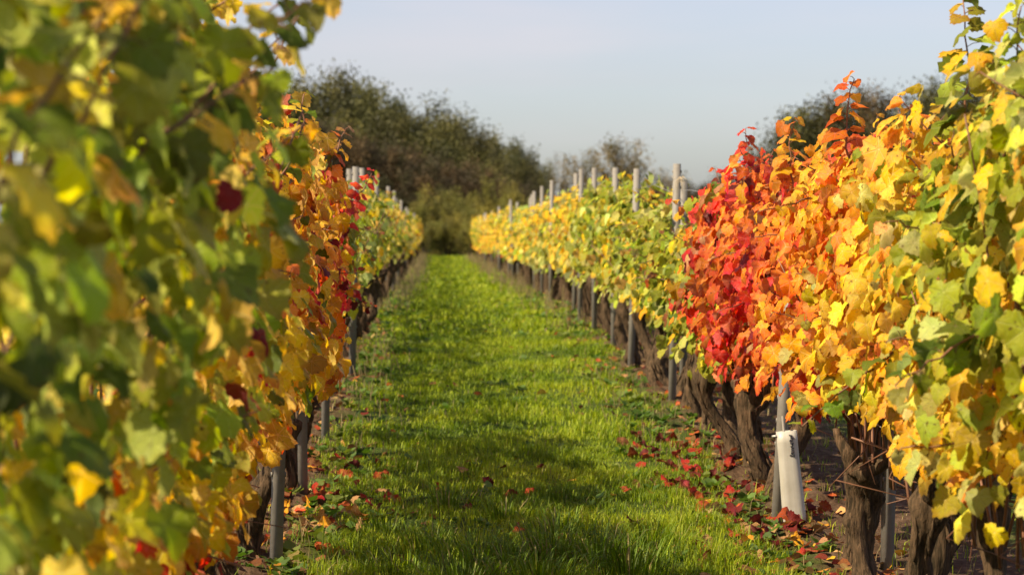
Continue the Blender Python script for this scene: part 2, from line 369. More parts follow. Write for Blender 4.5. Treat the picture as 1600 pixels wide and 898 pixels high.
# ------------------------------------------------------------------ vines
LATR, LATL, LAT2 = 1.58, -.74, 3.85
TOP_R = [(3, 1.84), (5.9, 1.76), (6.6, 1.64), (7.2, 1.55), (8.4, 1.56), (9.4, 1.50), (9.9, 1.47), (11.0, 1.50), (11.9, 1.48), (12.4, 1.36), (12.9, 1.05), (15.5, 1.10), (17, 1.26), (20, 1.33), (25, 1.26), (33, 1.2), (45, 1.32), (95, 1.45)]
TOP_L = [(1, 2.0), (4.5, 1.95), (6, 1.78), (8, 1.66), (10, 1.60), (11.5, 1.50), (12.7, 1.40), (13.4, 1.30), (18, 1.35), (28, 1.27), (50, 1.3), (95, 1.38)]
BOT_R = [(3, .55), (6.3, .64), (8.5, .66), (9.6, .60), (12.2, .44), (14, .55), (20, .46), (95, .45)]
BOT_L = [(1, .45), (5, .42), (7, .46), (8.6, .58), (10, .60), (12, .58), (13, .5), (30, .45), (95, .42)]
def tab(t, d): return float(np.interp(d, [a for a, b in t], [b for a, b in t]))

def foliage(side, d, lat, n, temps, size, seed, half=.5, thick=(.27, .30), local=None, ragged=.17):
    """leaves of one vine, in coordinates local to its base; world-coherent colour patches"""
    r = np.random.default_rng(seed); mb = MB()
    TOP, BOT, PALT = (TOP_R, BOT_R, RIGHT_PAL) if side == 'R' else (TOP_L, BOT_L, LEFT_PAL)
    y = r.uniform(-half, half, n); dd = d + y
    top = np.interp(dd, [a for a, b in TOP], [b for a, b in TOP]) + ragged*snoise(np.c_[dd, np.full(n, lat)], 1.1, 31) + .06*snoise(np.c_[dd, np.full(n, lat)], 3.1, 32)
    bot = np.interp(dd, [a for a, b in BOT], [b for a, b in BOT]) + .10*snoise(np.c_[dd, np.full(n, lat)], 1.3, 33)
    t = r.beta(1.15, 1.1, n); z = bot + (top - bot)*t
    # cross-section: widest low in the middle, narrow at the top; most leaves near the skin
    hw = thick[0]*(1 - .45*t**3)*((.75 if side == 'R' else .5) + (.25 if side == 'R' else .5)*np.sin(np.clip(t, 0, .55)/.55*math.pi/2)) + .085*snoise(np.c_[dd, z], 1.5, 34 + (side == 'L'))
    q = np.where(r.random(n) < (.5 if side == 'R' or d > 12.9 else .26), -1, 1)*np.where(r.random(n) < .6, 1 - .45*r.random(n)**1.4, r.random(n)*.8)
    x = hw*q
    if side == 'L': x = x + .17*np.exp(-((dd - 4.0)/1.3)**2)*np.clip((t - .45)/.25, 0, 1)
    out = np.c_[np.sign(x)*(.55 + .45*np.abs(q)), r.normal(0, .35, n), np.where(t > .85, .7, .0)]
    tip = out*r.uniform(.15, .8, (n, 1)) + np.c_[np.zeros(n), np.zeros(n), -r.uniform(.6, 1.3, n)] + r.normal(0, .30, (n, 3))
    nrm = out*r.uniform(.5, 1, (n, 1)) + np.c_[np.zeros(n), np.zeros(n), r.uniform(.1, .8, n)] + r.normal(0, .34, (n, 3))
    wp = np.c_[x + lat, dd, z]
    s = np.clip(.5 + .36*snoise(wp, 1.9, 35 if side == 'R' else 36), 0, 1); u = np.where(r.random(n) < .70, np.clip(s + r.normal(0, .09, n), 0, .999), r.random(n))
    dj = dd + .5*snoise(wp, 1.3, 37) + r.normal(0, .33, n) - (.9*(t - .5) if side == 'R' and 9 < d < 13.4 else -.9*(.45 - t) if side == 'R' and d < 9 else 0)
    if side == 'L': dj = dj + np.where(d < 9, 2.3*(.45 - t), 0)
    tint = np.zeros((n, 3))
    for b in np.unique(np.round(dj*4)):
        I = np.round(dj*4) == b; tint[I] = colours(pw(PALT, b/4), u[I], r)
    sz = size*np.clip(r.normal(1, .26, n), .4, 1.5)*np.where(t > .92, .8, 1)
    put_leaves(mb, np.c_[x, y, z], tip, nrm, sz, tint, temps, r)
    return mb
def shoot(cmb, lmb, base, tipp, n, size, w, seed, temps=T_HI):
    """one long cane with alternate leaves on stalks getting smaller to its end"""
    r = np.random.default_rng(seed); base = np.array(base, float); tipp = np.array(tipp, float); L = np.linalg.norm(tipp - base)
    ts = np.linspace(0, 1, 9); bend = np.array([r.normal(0, .05), r.normal(0, .05), 0])*L
    pts = base + (tipp - base)*ts[:, None] + bend*(np.sin(ts*math.pi))[:, None] + r.normal(0, .004, (9, 3))
    tube(cmb, pts, np.linspace(.0042, .0018, 9), 6)
    tl = np.linspace(.12, 1, n); P = np.stack([np.interp(tl, ts, pts[:, i]) for i in range(3)], 1)
    sgn = np.where(np.arange(n) % 2 == 0, 1, -1); ax = (tipp - base)/L; side = np.cross(ax, [0, 1, 0] if abs(ax[1]) < .8 else [0, 0, 1]); side /= np.linalg.norm(side)
    dirs = side*sgn[:, None]*.8 + np.cross(ax, side)*r.normal(0, .7, (n, 1)) + ax*.35; dirs /= np.linalg.norm(dirs, axis=1)[:, None]
    sz = size*(1 - .55*tl)*r.uniform(.85, 1.15, n); pos = P + dirs*(sz*.75)[:, None]
    for a, b in zip(P, pos): tube(cmb, [a, (a + b)/2 + [0, 0, .004], b], .0013, 4)
    tipv = dirs*.7 + np.c_[np.zeros(n), np.zeros(n), -r.uniform(.2, .9, n)]; nr = dirs*.4 + np.c_[r.normal(0, .3, n), r.normal(0, .3, n), r.uniform(.5, 1, n)]
    put_leaves(lmb, pos, tipv, nr, sz, colours(w, r.random(n), r), temps, r)

def trunk_mesh(seed, hi=True, hgt=.5, thick=1.0):
    r = np.random.default_rng(seed); mb = MB(); ns, nr = (44, 36) if hi else (14, 10)
    lean = r.normal(0, .055, 2); t = np.linspace(0, 1, ns); ph = r.random(6)*6.28; k = r.uniform(.02, .055)
    P = np.c_[lean[0]*t + k*np.sin(t*5 + ph[0]) - k*np.sin(ph[0]), lean[1]*1.15*t + k*1.3*np.sin(t*4.3 + ph[1]) - k*1.3*np.sin(ph[1]), -.06 + (hgt + .06)*t]
    rad = thick*(.062 + .034*np.exp(-t/.13) + .026*np.exp(-((t - .93)/.14)**2) + .010*np.sin(t*9 + ph[2]))
    tw = r.uniform(-3, 3); h2 = r.normal(0, .055, (9,)); kn = [(r.uniform(.2, .95), r.random()*6.28, r.uniform(.2, .55)) for _ in range(8)]
    def mod(th, tt):
        a = th + tw*tt; m = 1 + .17*np.sin(2*a + ph[3]) + .10*np.sin(3*a + ph[4] + 2*tt) + .075*np.sin(7*a + ph[5] + 3*tt) + .05*np.sin(11*a + 9*tt) + .045*np.sin(15*a - 5*tt)
        q = np.c_[np.cos(a), np.sin(a), np.full(len(a), tt*2.2)]; m = m + .13*snoise(q, .45, seed) + .10*snoise(q, 1.1, seed + 1) + .05*snoise(np.c_[q[:, 0]*2, q[:, 1]*2, q[:, 2]*.5], 1.3, seed + 2)
        for c, o, s in kn: m = m + s*np.exp(-((tt - c)/.07)**2)*np.exp(-(np.angle(np.exp(1j*(th - o)))/.55)**2)
        return m + .05*np.sin(tt*38 + ph[1])*np.sin(th*2 + ph[2])
    tube(mb, P, rad, nr, None, mod)
    head = P[-1]; na = r.integers(2, 4)
    for i in range(na):
        dy = (1 if i % 2 else -1)*r.uniform(.04, .15); up = r.uniform(.08, .22); m = 9 if hi else 5; s = np.linspace(0, 1, m)
        Q = head + np.c_[r.normal(0, .05)*s + .012*np.sin(s*9), dy*s**.8, up*s**1.3 - .02] + [0, 0, -.015]
        am = (lambda th, tt, a=r.random()*6: 1 + .2*np.sin(2*th + a + 4*tt) + .10*np.sin(5*th + a + 8*tt) + .12*np.sin(tt*22 + a))
        tube(mb, Q, thick*np.linspace(.050, .020, m), nr//2 + 2, None, am)
    if hi:                                                     # loose strips of bark standing off the stem
        for i in range(10):
            a0 = r.random()*6.28; t0 = r.uniform(.1, .7); ln = r.uniform(.12, .28); s = np.linspace(0, 1, 6); c = []
            for q in s:
                tt = min(1, t0 + q*ln); j = int(tt*(ns - 1)); rr = rad[j]*1.08 + .012*abs(q - .5)*2*r.random()
                a = a0 - tw*q*ln; c.append(P[j]*(1) + [rr*math.cos(a), rr*math.sin(a), 0] + np.array([0, 0, (tt*(ns - 1) - j)*(hgt/ns)]))
            tube(mb, c, [.003, .007, .009, .008, .006, .002], 5)
    return mb.mesh('trunk', True)
TR_HI = [trunk_mesh(200 + i, True, h, th*.55) for i, (h, th) in enumerate([(.50, 1.1), (.46, 1.25), (.54, 1.0), (.48, 1.35), (.5, .95), (.44, 1.15), (.52, 1.2), (.47, 1.05)])]
TR_LO = [trunk_mesh(300 + i, False, .46, .7) for i in range(5)]

GR, GL, G2 = 'old vines of the sunlit row', 'old vines of the shaded row', 'vines of the far parallel row'
ORD = ['first', 'second', 'third', 'fourth', 'fifth', 'sixth', 'seventh', 'eighth', 'ninth', 'tenth', 'eleventh', 'twelfth', 'thirteenth', 'fourteenth', 'fifteenth', 'sixteenth', 'seventeenth', 'eighteenth', 'nineteenth', 'twentieth']
def canes_mesh(seed, top, bot, half, n, extra=None):
    r = np.random.default_rng(seed); mb = MB()
    for i in range(n):
        y0 = r.uniform(-.25, .25); s = np.linspace(0, 1, 8); y1 = r.uniform(-half, half); x1 = r.normal(0, .13)
        h = .46 + (top - .46)*r.uniform(.6, .98)
        pts = np.c_[r.normal(0, .04) + x1*s**1.3 + .015*np.sin(s*7 + i), y0 + (y1 - y0)*s**.8 + .02*np.sin(s*9 + i), .44 + (h - .44)*s]
        tube(mb, pts, np.linspace(.0055, .0025, 8), 5)
        if extra: pass
    # dry hanging shoots under the head
    for i in range(n//3):
        y0 = r.uniform(-half*.7, half*.7); pts = np.array([[r.normal(0, .08), y0, .62], [r.normal(0, .12), y0 + r.normal(0, .06), .5], [r.normal(0, .10), y0 + r.normal(0, .08), .36 + r.random()*.1]])
        tube(mb, pts, [.0035, .003, .0015], 5)
    return mb
SHOOTS = {'R': [], 'L': []}            # (depth, base x, base z, tip x, tip depth, tip z, leaves, size, palette) heights above the local ground
YG = dict(yg=.6, green=.2, yellow=.2); OR = dict(orange=.5, brick=.2, gold=.2, tan=.1); RD = dict(dred=.5, brick=.3, red=.2); GO = dict(gold=.6, orange=.25, yellow=.15)
SHOOTS['R'] = [(6.8, 1.47, 1.55, 1.49, 6.8, 1.99, 18, .078, YG), (6.0, 1.42, 1.55, 1.45, 6.0, 1.93, 16, .078, YG), (6.35, 1.50, 1.5, 1.44, 6.3, 1.79, 9, .06, YG),
               (8.35, 1.44, 1.45, 1.445, 8.35, 1.77, 15, .07, OR), (9.5, 1.42, 1.4, 1.415, 9.5, 1.70, 13, .066, GO), (11.2, 1.42, 1.3, 1.43, 11.2, 1.68, 14, .066, RD), (11.6, 1.5, 1.35, 1.5, 11.6, 1.62, 10, .052, OR),
               (12.2, 1.5, 1.25, 1.42, 12.3, 1.50, 9, .05, RD), (7.0, 1.35, 1.0, 1.05, 6.9, .78, 10, .06, YG), (5.6, 1.3, 1.15, 1.05, 5.5, 1.02, 9, .062, dict(green=.6, yg=.4)), (13.5, 1.5, 1.0, 1.47, 13.7, 1.05, 5, .05, dict(red=1.))]
SHOOTS['L'] = [(10.8, -.52, 1.45, -.40, 10.9, 1.67, 12, .058, dict(orange=.3, gold=.5, tan=.2)), (3.5, -0.5, 1.45, -0.21, 3.7, 1.74, 14, 0.066, dict(green=.2, yg=.5, yellow=.3)), (3.9, -0.5, 1.5, -0.18, 4.0, 1.8, 13, 0.068, dict(green=.2, yg=.5, yellow=.3)), (3.3, -0.5, 1.4, -0.24, 3.5, 1.62, 12, 0.066, dict(green=.2, yg=.5, yellow=.3)), (4.3, -0.55, 1.5, -0.26, 4.4, 1.86, 13, 0.066, dict(green=.2, yg=.5, yellow=.3)), (4.7, -0.55, 1.4, -0.27, 4.8, 1.64, 12, 0.064, dict(green=.2, yg=.5, yellow=.3)), (5.1, -0.55, 1.5, -0.31, 5.2, 1.8, 12, 0.062, dict(green=.2, yg=.5, yellow=.3)), (3.0, -0.5, 1.5, -0.3, 3.1, 1.9, 13, 0.066, dict(green=.2, yg=.5, yellow=.3)), (2.6, -0.5, 1.45, -0.33, 2.7, 1.75, 11, 0.066, dict(green=.2, yg=.5, yellow=.3)), 
               (5.6, -.5, 1.45, -.33, 5.7, 1.86, 12, .06, dict(green=.45, yg=.35, yellow=.2)), (7.4, -.5, 1.45, -.40, 7.4, 1.74, 10, .058, YG), (12.3, -.45, 1.2, -.33, 12.4, 1.42, 9, .06, dict(red=.8, brick=.2)), (12.4, -.5, .85, -.33, 12.5, .72, 9, .06, RD)]
KINDWORD = {'R': [(6.9, 'yellow-green'), (8.3, 'bright yellow'), (9.4, 'golden'), (10.5, 'orange'), (13.0, 'red and orange'), (99, 'yellow-green')],
            'L': [(5.2, 'dark green'), (8.0, 'yellow and green'), (11.0, 'golden yellow'), (13.0, 'red-leaved'), (99, 'yellow-green')]}
def kindword(side, d):
    for lim, w in KINDWORD[side]:
        if d < lim: return w
def copy_mesh_child(name, me, parent, mat, rz=0, sc=(1, 1, 1), loc=(0, 0, 0)):
    o = link(name, me, mat, parent); o.rotation_euler = (0, 0, rz); o.scale = sc; o.location = loc; return o
FAR = {}
def far_foliage(side, d, k):
    seg = min(int(d/12), 6); key = (side, seg, k)
    if key not in FAR:
        dc = {1: 18, 2: 28, 3: 40, 4: 54, 5: 66, 6: 85}.get(seg, 15); temps = T_MID if seg <= 2 else T_LOW
        n = {1: 330, 2: 260, 3: 190, 4: 160, 5: 140, 6: 120}.get(seg, 330); sz = {1: .050, 2: .052, 3: .056, 4: .06, 5: .066, 6: .072}.get(seg, .05)
        if side == 'L': n = int(n*.52)
        FAR[key] = foliage(side, dc + k*.9 - 1.8, 1.5 if side == 'R' else -.7, n, temps, sz, 900 + seg*31 + k*7 + (500 if side == 'L' else 0), .52,
                           (.23, .26) if side == 'R' else (.20, .2), ragged=.10).mesh('foliage')
    return FAR[key]
FARC = [canes_mesh(700 + i, 1.2, .45, .4, 7).mesh('canes') for i in range(3)]
def vine(side, i, d, lat, label, group, near):
    x = lat + random.uniform(-.05, .05); z = gzf(x, d); r = np.random.default_rng(5000 + i + (700 if side == 'L' else 0))
    o = empty('grape_vine', (x, d, z), 0, label, 'vine', group)
    if near:
        hi = T_HI if d < 13.2 else T_MID
        n = (600 if side == 'R' else 560) if d < 12.9 else (350 if side == 'R' else 170)
        sz = (.046 if side == 'R' else .047) if d < 12.9 else .045
        wide = 1.45 if side == 'R' and abs(d - 10.2) < 1.1 else 1
        fm = foliage(side, d, x, int(n*wide), hi, sz, 40 + i + (300 if side == 'L' else 0), .48*wide, (.30, .3) if d < 13 else (.24, .25))
        top = tab(TOP_R if side == 'R' else TOP_L, d); cm = canes_mesh(60 + i, top, .45, .4, 9)
        for j, (sd, bx, bz, tx, td, tz, nl, sl, w) in enumerate(SHOOTS[side]):
            if sd in mine(side, d): shoot(cm, fm, (bx - x, sd - d, bz), (tx - x, td - d, tz), nl, sl, w, 80 + j)
        for j in range(3):
            y0 = r.uniform(-.4, .4); s = r.choice([-1, 1]); zz = r.uniform(.75, top - .1)
            shoot(cm, fm, (s*.12, y0, zz), (s*(.30 + r.random()*.10), y0 + r.normal(0, .15), zz + r.uniform(-.1, .14)), 7, .056, pw(RIGHT_PAL if side == 'R' else LEFT_PAL, d), 400 + 9*i + j, hi)
        for j in range(4):
            y0 = r.uniform(-.45, .45); hgt = r.uniform(-.02, .13)
            shoot(cm, fm, (r.normal(0, .08), y0, top - .12), (r.normal(0, .12), y0 + r.normal(0, .08), top + hgt), 8, .05, pw(RIGHT_PAL if side == 'R' else LEFT_PAL, d), 600 + 9*i + j, hi)
        copy_mesh_child('foliage', fm.mesh('foliage'), o, M_leaf); copy_mesh_child('canes', cm.mesh('canes', True), o, M_cane)
    else:
        k = i % 5; f = math.pi if r.random() < .5 and side == 'L' else 0
        dc = {1: 18, 2: 28, 3: 40, 4: 54, 5: 66, 6: 85}.get(min(int(d/12), 6), 15) + k*.9 - 1.8; T = TOP_R if side == 'R' else TOP_L
        sc = tab(T, d)/tab(T, dc)*r.uniform(.95, 1.07)
        copy_mesh_child('foliage', far_foliage(side, d, k), o, M_leaf, f, (r.uniform(.9, 1.12), 1.05, sc))
        if d < 40: copy_mesh_child('canes', FARC[i % 3], o, M_cane)
    tm = TR_HI[(i*3 + (1 if side == 'L' else 0)) % 8] if d < 32 else TR_LO[i % 5]
    copy_mesh_child('trunk', tm, o, M_bark, r.random()*6.28, (r.uniform(.85, 1.1),)*2 + (r.uniform(.9, 1.08),))
    return o
STEP = .8
RD_ = [4.7, 5.25, 5.8, 6.3, 6.85, 7.35, 7.9, 8.45, 9.1, 11.0, 11.5, 12.0, 12.5, 13.0]
while RD_[-1] < 97: RD_.append(RD_[-1] + (.62 if RD_[-1] < 30 else .74)*random.uniform(.9, 1.1) + (.2 if RD_[-1] > 40 else 0))
LD_ = [2.9]
while LD_[-1] < 90: LD_.append(LD_[-1] + STEP*random.uniform(.95, 1.05) + (.1 if LD_[-1] > 40 else 0))
def mine(side, d):
    ds = np.array(RD_ if side == 'R' else LD_); return [q[0] for q in SHOOTS[side] if abs(ds[np.argmin(abs(ds - q[0]))] - d) < 1e-6]
def vine_label(side, d, i, lo):
    row = 'sunlit row' if side == 'R' else 'shaded row'; kw = kindword(side, d); j = i - lo
    if d < 14.6 and j < 20: return f'{kw} grape vine, {ORD[j]} trunk from the near end of the {row}'
    if d < 26: return f'{kw} vine on gnarled trunk in the near middle of the {row}'
    if d < 48: return f'small {kw} vine in the far middle of the {row}'
    return f'tiny yellowing vine at the far end of the {row}'
for i, d in enumerate(RD_):
    vine('R', i, d, LATR, vine_label('R', d, i, 0), GR if d < 14.6 else GR + (' near middle' if d < 26 else ' far middle' if d < 48 else ' far end'), d < 17)
for i, d in enumerate(LD_):
    vine('L', i, d, LATL, vine_label('L', d, i, 0), GL if d < 14.6 else GL + (' near middle' if d < 26 else ' far middle' if d < 48 else ' far end'), d < 15.5)
d = 19; i = 0
while d < 85:
    vine('R', i + 2, d, LAT2, 'yellow-green vine of the parallel row showing over the sunlit row', G2, False)
    d += 1.15*random.uniform(.93, 1.07); i += 1

# ------------------------------------------------------------------ posts, wires, vine guard
def post_mesh(h, w=.043, dp=.032, t=.0045):
    """galvanised channel post with hook tabs along its flanges"""
    a, b = w/2, dp; mb = MB()
    prof = [(-a, 0), (a, 0), (a, b), (a - .012, b), (a - .012, b - t), (a - t, b - t), (a - t, t), (-a + t, t), (-a + t, b - t), (-a + .012, b - t), (-a + .012, b), (-a, b)]
    extrude(mb, np.array(prof)[::1], -.25, h, 1)
    z = .35
    while z < h - .04:
        for s in (-1, 1): box(mb, (s*(a + .004), b*.5, z), (.008, .012, .018))
        z += .1
    return mb.mesh('metal_post')
def wood_post_mesh(h, seed):
    r = np.random.default_rng(seed); mb = MB(); a = r.random()*6
    pts = np.c_[np.linspace(0, r.normal(0, .015), 8), np.zeros(8), np.linspace(-.2, h, 8)]
    tube(mb, pts, np.linspace(.036, .033, 8), 8, None, lambda th, t: 1 + .06*np.sin(4*th + a)); return mb.mesh('wooden_post')
PM = {h: post_mesh(h) for h in (1.4, 1.5, 1.52, 1.75)}; PM['thin'] = post_mesh(1.5, .042, .03)
def post(x, d, h, rz, lean, label, group=None):
    o = link('metal_post', PM[h], M_zinc); o.location = (x, d, gzf(x, d)); o.rotation_euler = (lean[0], lean[1], rz); tag(o, label, 'post', group); return o
GPR, GPL = 'posts of the sunlit row', 'posts of the shaded row'
post(1.455, 10.3, 1.4, -.5, (-.03, .045), 'leaning metal post beside the milky vine guard', GPR)
post(1.70, 9.0, 'thin', .4, (0, .02), 'metal post among black trunks nearest the frame corner under the yellow leaves', GPR)
post(1.73, 7.35, 1.75, .1, (0, 0), 'metal post whose tip shows under the tall green shoot', GPR)
post(1.50, 15.35, 1.5, -.35, (.0, .02), 'widest bare metal post top, just beyond the red vine', GPR)
post(1.62, 15.75, 1.4, .2, (.0, 0), 'short metal post close behind the widest bare post', GPR)
post(1.45, 18.0, 1.5, -.4, (0, .03), 'long exposed slim post, second beyond the red vine', GPR)
post(1.46, 19.9, 1.5, -.35, (0, .01), 'tallest standing post above the yellow-green leaves of the sunlit row', GPR)
post(1.46, 22.2, 1.5, .2, (0, .0), 'metal post with reddish leaves climbing its top', GPR)
for k, dd in enumerate([24.0, 26.4, 29.4, 33, 36.5, 39, 41, 43.4, 46.5, 50, 54, 58, 63, 69, 76, 84]):
    post(LATR - random.choice([.02, .06, .16, .17]) + random.uniform(-.04, .04), dd, 1.52, random.uniform(-.6, .3), (random.uniform(-.02, .02), random.uniform(-.03, .03)),
         'metal post standing clear of the yellow-green middle stretch of the sunlit row' if dd < 42 else 'tiny post in the golden far stretch of the sunlit row', GPR + (' middle' if dd < 42 else ' far stretch'))
post(-.60, 9.1, 1.5, .3, (0, .03), 'pale post at the bottom edge under the big yellow leaf', GPL)
post(-.60, 10.9, 1.5, .15, (0, -.005), 'broad grey post with a trunk just behind it in the shaded row', GPL)
post(-.60, 13.1, 1.4, .1, (0, .01), 'grey post foot below the red leaves of the shaded row', GPL)
post(-.60, 17.4, 1.5, .3, (0, .02), 'small post foot where the red vine ends in the shaded row', GPL)
post(-.72, 20.4, 1.5, .5, (0, 0), 'sunlit cream post top beside the orange leaf tip of the shaded row', GPL)
post(-.70, 22.8, 1.5, -.2, (0, 0), 'grey post top, second beyond the orange leaf tip of the shaded row', GPL)
for k, dd in enumerate([27, 32.5, 35, 41, 44.5, 53, 58, 71]):
    post(LATL + .10 + random.uniform(-.03, .03), dd, 1.5, random.uniform(-.3, .6), (random.uniform(-.02, .02), random.uniform(-.02, .02)), 'small metal post along the far stretch of the shaded row', GPL + ' far stretch')
for dd in [29, 35, 41, 48, 56, 65]:
    post(LAT2, dd, 1.5, 0, (0, random.uniform(-.02, .02)), 'metal post of the parallel row behind the sunlit row', 'posts of the parallel row')
def wire(lat, d0, d1, h, label):
    mb = MB(); ds = np.arange(d0, d1, 1.2); sag = .02*np.cos(ds*2.2)
    tube(mb, np.c_[np.full(len(ds), lat), ds, g0(ds) + h + sag], .0022, 5); o = link('trellis_wire', mb.mesh('trellis_wire', True), M_wire); tag(o, label, 'wire')
for nm, h in (('lowest', .62), ('middle', 1.0), ('top', 1.37)):
    wire(LATR - .03, 4, 88, h, f'{nm} trellis wire strung along the posts of the sunlit row'); wire(LATL + .03, 2, 82, h, f'{nm} trellis wire strung along the posts of the shaded row')
mb = MB()
for k in range(9):                                             # loose twine ends where the wire is tied to the post
    a = random.uniform(-.6, .6); p0 = np.array([random.uniform(-.03, .03), -.006, random.uniform(-.012, .012)])
    tube(mb, [p0, p0 + [a*.04, -.012, -.02], p0 + [a*.07, -.008, random.uniform(-.15, .03)]], [.0022, .002, .001], 5)
o = link('twine', mb.mesh('twine', True), M_tie); o.location = (1.545, 15.33, gzf(1.53, 15.35) + 1.40); tag(o, 'frayed twine tied round the widest bare post', 'twine')

# vine guard: a folded sleeve of milky plastic round a young vine, with a marker-pen note down its edge
vg = empty('vine_guard', (1.53, 10.25, gzf(1.53, 10.25)), R(-14), 'milky plastic vine guard with black handwriting beside the leaning metal post', 'vine guard')
vg.rotation_euler = (R(-1), R(-5.5), R(-8))
mb = MB(); kk = 40; th = np.linspace(0, 2*math.pi, kk, endpoint=False)
a_, b_ = .044, .030
po = np.c_[np.sign(np.cos(th))*np.abs(np.cos(th))**.7*a_, np.sign(np.sin(th))*np.abs(np.sin(th))**.8*b_]; pi_ = po*.955
V = []; q = []; nz = 8
for zi in range(nz + 1):
    t = zi/nz; s = 1.0 + .12*(1 - t) + .02*math.sin(t*7)
    V += [np.c_[po*s, np.full(kk, -.01 + .40*t)], np.c_[pi_*s, np.full(kk, -.01 + .40*t)]]
for zi in range(nz):
    for j in range(kk):
        m = (j + 1) % kk; A = zi*2*kk; B = (zi + 1)*2*kk
        q += [A + j, A + m, B + m, B + j, A + kk + m, A + kk + j, B + kk + j, B + kk + m]
for j in range(kk):
    m = (j + 1) % kk; A = nz*2*kk; q += [A + j, A + m, A + kk + m, A + kk + j]
mb.add(np.concatenate(V), [(q, 4)]); link('sleeve', mb.mesh('sleeve', True), M_guard, vg)
mb = MB()                                                      # handwriting: short pen strokes running down the sleeve's front edge
STROKES = [[(0, 0), (1, .3), (.4, 1), (1.3, 1.1)], [(.2, 1.7), (1.2, 1.6), (.9, 2.3), (.1, 2.2), (.2, 1.7)], [(.1, 2.8), (1.3, 3.0)], [(.7, 2.6), (.6, 3.3), (1.2, 3.5)], [(.1, 4.0), (.9, 3.8), (.5, 4.4), (1.3, 4.6), (.3, 4.9)],
           [(.2, 5.4), (1.1, 5.3)], [(.3, 5.9), (1.2, 5.8), (1.0, 6.5), (.2, 6.4), (.3, 5.9)], [(1.6, 1.2), (1.7, 1.5)], [(-.4, 6.9), (.2, 7.0)], [(.4, 7.2), (1.2, 6.9), (1.0, 7.6)]]
yf = -b_*1.03
for st in STROKES:
    pts = np.array([(.010 + .0125*p[0], 0, .374 - .0125*p[1]) for p in st])
    for p in pts: u = min(1, abs(p[0])/a_); p[1] = -b_*(max(0, 1 - u**(2/.7)))**(.4)*1.02 - .0015
    tube(mb, pts if len(pts) > 2 else np.vstack([pts[0], pts.mean(0), pts[1]]), .0026, 5)
link('handwriting', mb.mesh('handwriting'), M_ink, vg)
mb = MB(); tube(mb, [(-.012, 0, -.05), (-.012, 0, .2), (-.010, 0, .455)], .0055, 8); link('rod', mb.mesh('rod', True), M_zinc, vg)
mb = MB(); box(mb, (-.045, -.012, .372), (.036, .012, .010)); link('clip', mb.mesh('clip'), M_wire, vg)

# ------------------------------------------------------------------ grass and low plants
def blades(n, ylo, yhi, xlo, xhi, h, w, seed, dry=.03, dens=None):
    r = np.random.default_rng(seed); y = r.uniform(ylo, yhi, n); x = r.uniform(xlo, xhi, n); p = np.c_[x, y]
    strip = np.minimum(np.abs(x + .76) - .10 - .10*np.clip((20 - y)/6, 0, 1), np.abs(x - 1.66 - .26*np.clip((26 - y)/6, 0, 1)) - .14 - .40*np.clip((26 - y)/8, 0, 1)) + .16*snoise(p, 1.7, 50) + .08*snoise(p, 5, 51)
    keep = r.random(n) < np.clip(.06 + strip/.20, .04, 1)*np.clip(.72 + .45*snoise(p, 1.2, 52), .25, 1)
    x, y, p = x[keep], y[keep], p[keep]; n = len(x)
    dry = dry*.6; tall = np.clip(.9 + .45*snoise(p, .9, 53) + .3*snoise(p, 3, 54), .4, 2.0)*np.where(y < 10.2, 1.35, 1); H = h*tall*np.clip(r.normal(1, .3, n), .3, 2); W = w*r.uniform(.6, 1.3, n)
    az = r.random(n)*6.28; dx, dy = np.cos(az), np.sin(az); b = H*r.uniform(.15, .95, n); z = gz(x, y) - .006
    base = np.c_[x, y, z]; D = np.c_[dx, dy, np.zeros(n)]; Sd = np.c_[-dy, dx, np.zeros(n)]; Z = np.array([0, 0, 1.])
    m1 = base + D*(b*.25)[:, None] + Z*(H*.55)[:, None]; m2 = base + D*b[:, None] + Z*(H*np.clip(1 - .5*(b/H)**2, .3, 1))[:, None]
    V = np.stack([base - Sd*(W*.5)[:, None], base + Sd*(W*.5)[:, None], m1 + Sd*(W*.42)[:, None], m1 - Sd*(W*.42)[:, None], m2], 1).reshape(-1, 3)
    o = (np.arange(n)*5)[:, None]
    g = np.array([(.175, .255, .010), (.25, .33, .012), (.34, .385, .022), (.10, .168, .010)]); u = np.clip(.5 + .35*snoise(p, .8, 55) + r.normal(0, .28, n), 0, .999)
    c = g[np.array([3, 0, 1, 1, 2])[(u*5).astype(int)]]*np.exp(r.normal(0, .18, (n, 1)))
    dr = r.random(n) < dry + .25*np.exp(-(np.clip(strip[keep], 0, 9)/.12)); c[dr] = np.array((.34, .27, .12))*r.uniform(.6, 1.1, (dr.sum(), 1))
    return V, [((np.array([0, 1, 2, 3])[None] + o).ravel(), 4), ((np.array([3, 2, 4])[None] + o).ravel(), 3)], np.repeat(np.c_[c, np.ones(n)], 5, 0)
mb = MB()
for a in ((190000, 8.2, 13.5, -1.3, 2.3, .048, .0037, 1), (150000, 13.5, 22, -1.4, 2.4, .046, .0050, 2), (90000, 22, 40, -1.4, 2.6, .055, .011, 3), (80000, 40, 94, -1.6, 2.8, .06, .026, 4),
          (26000, 20, 90, 2.6, 5, .06, .03, 5), (22000, 6, 20, 2.3, 5, .06, .010, 6), (14000, 5, 8.2, -.9, 1.9, .07, .008, 7)):
    mb.add(*blades(*a))
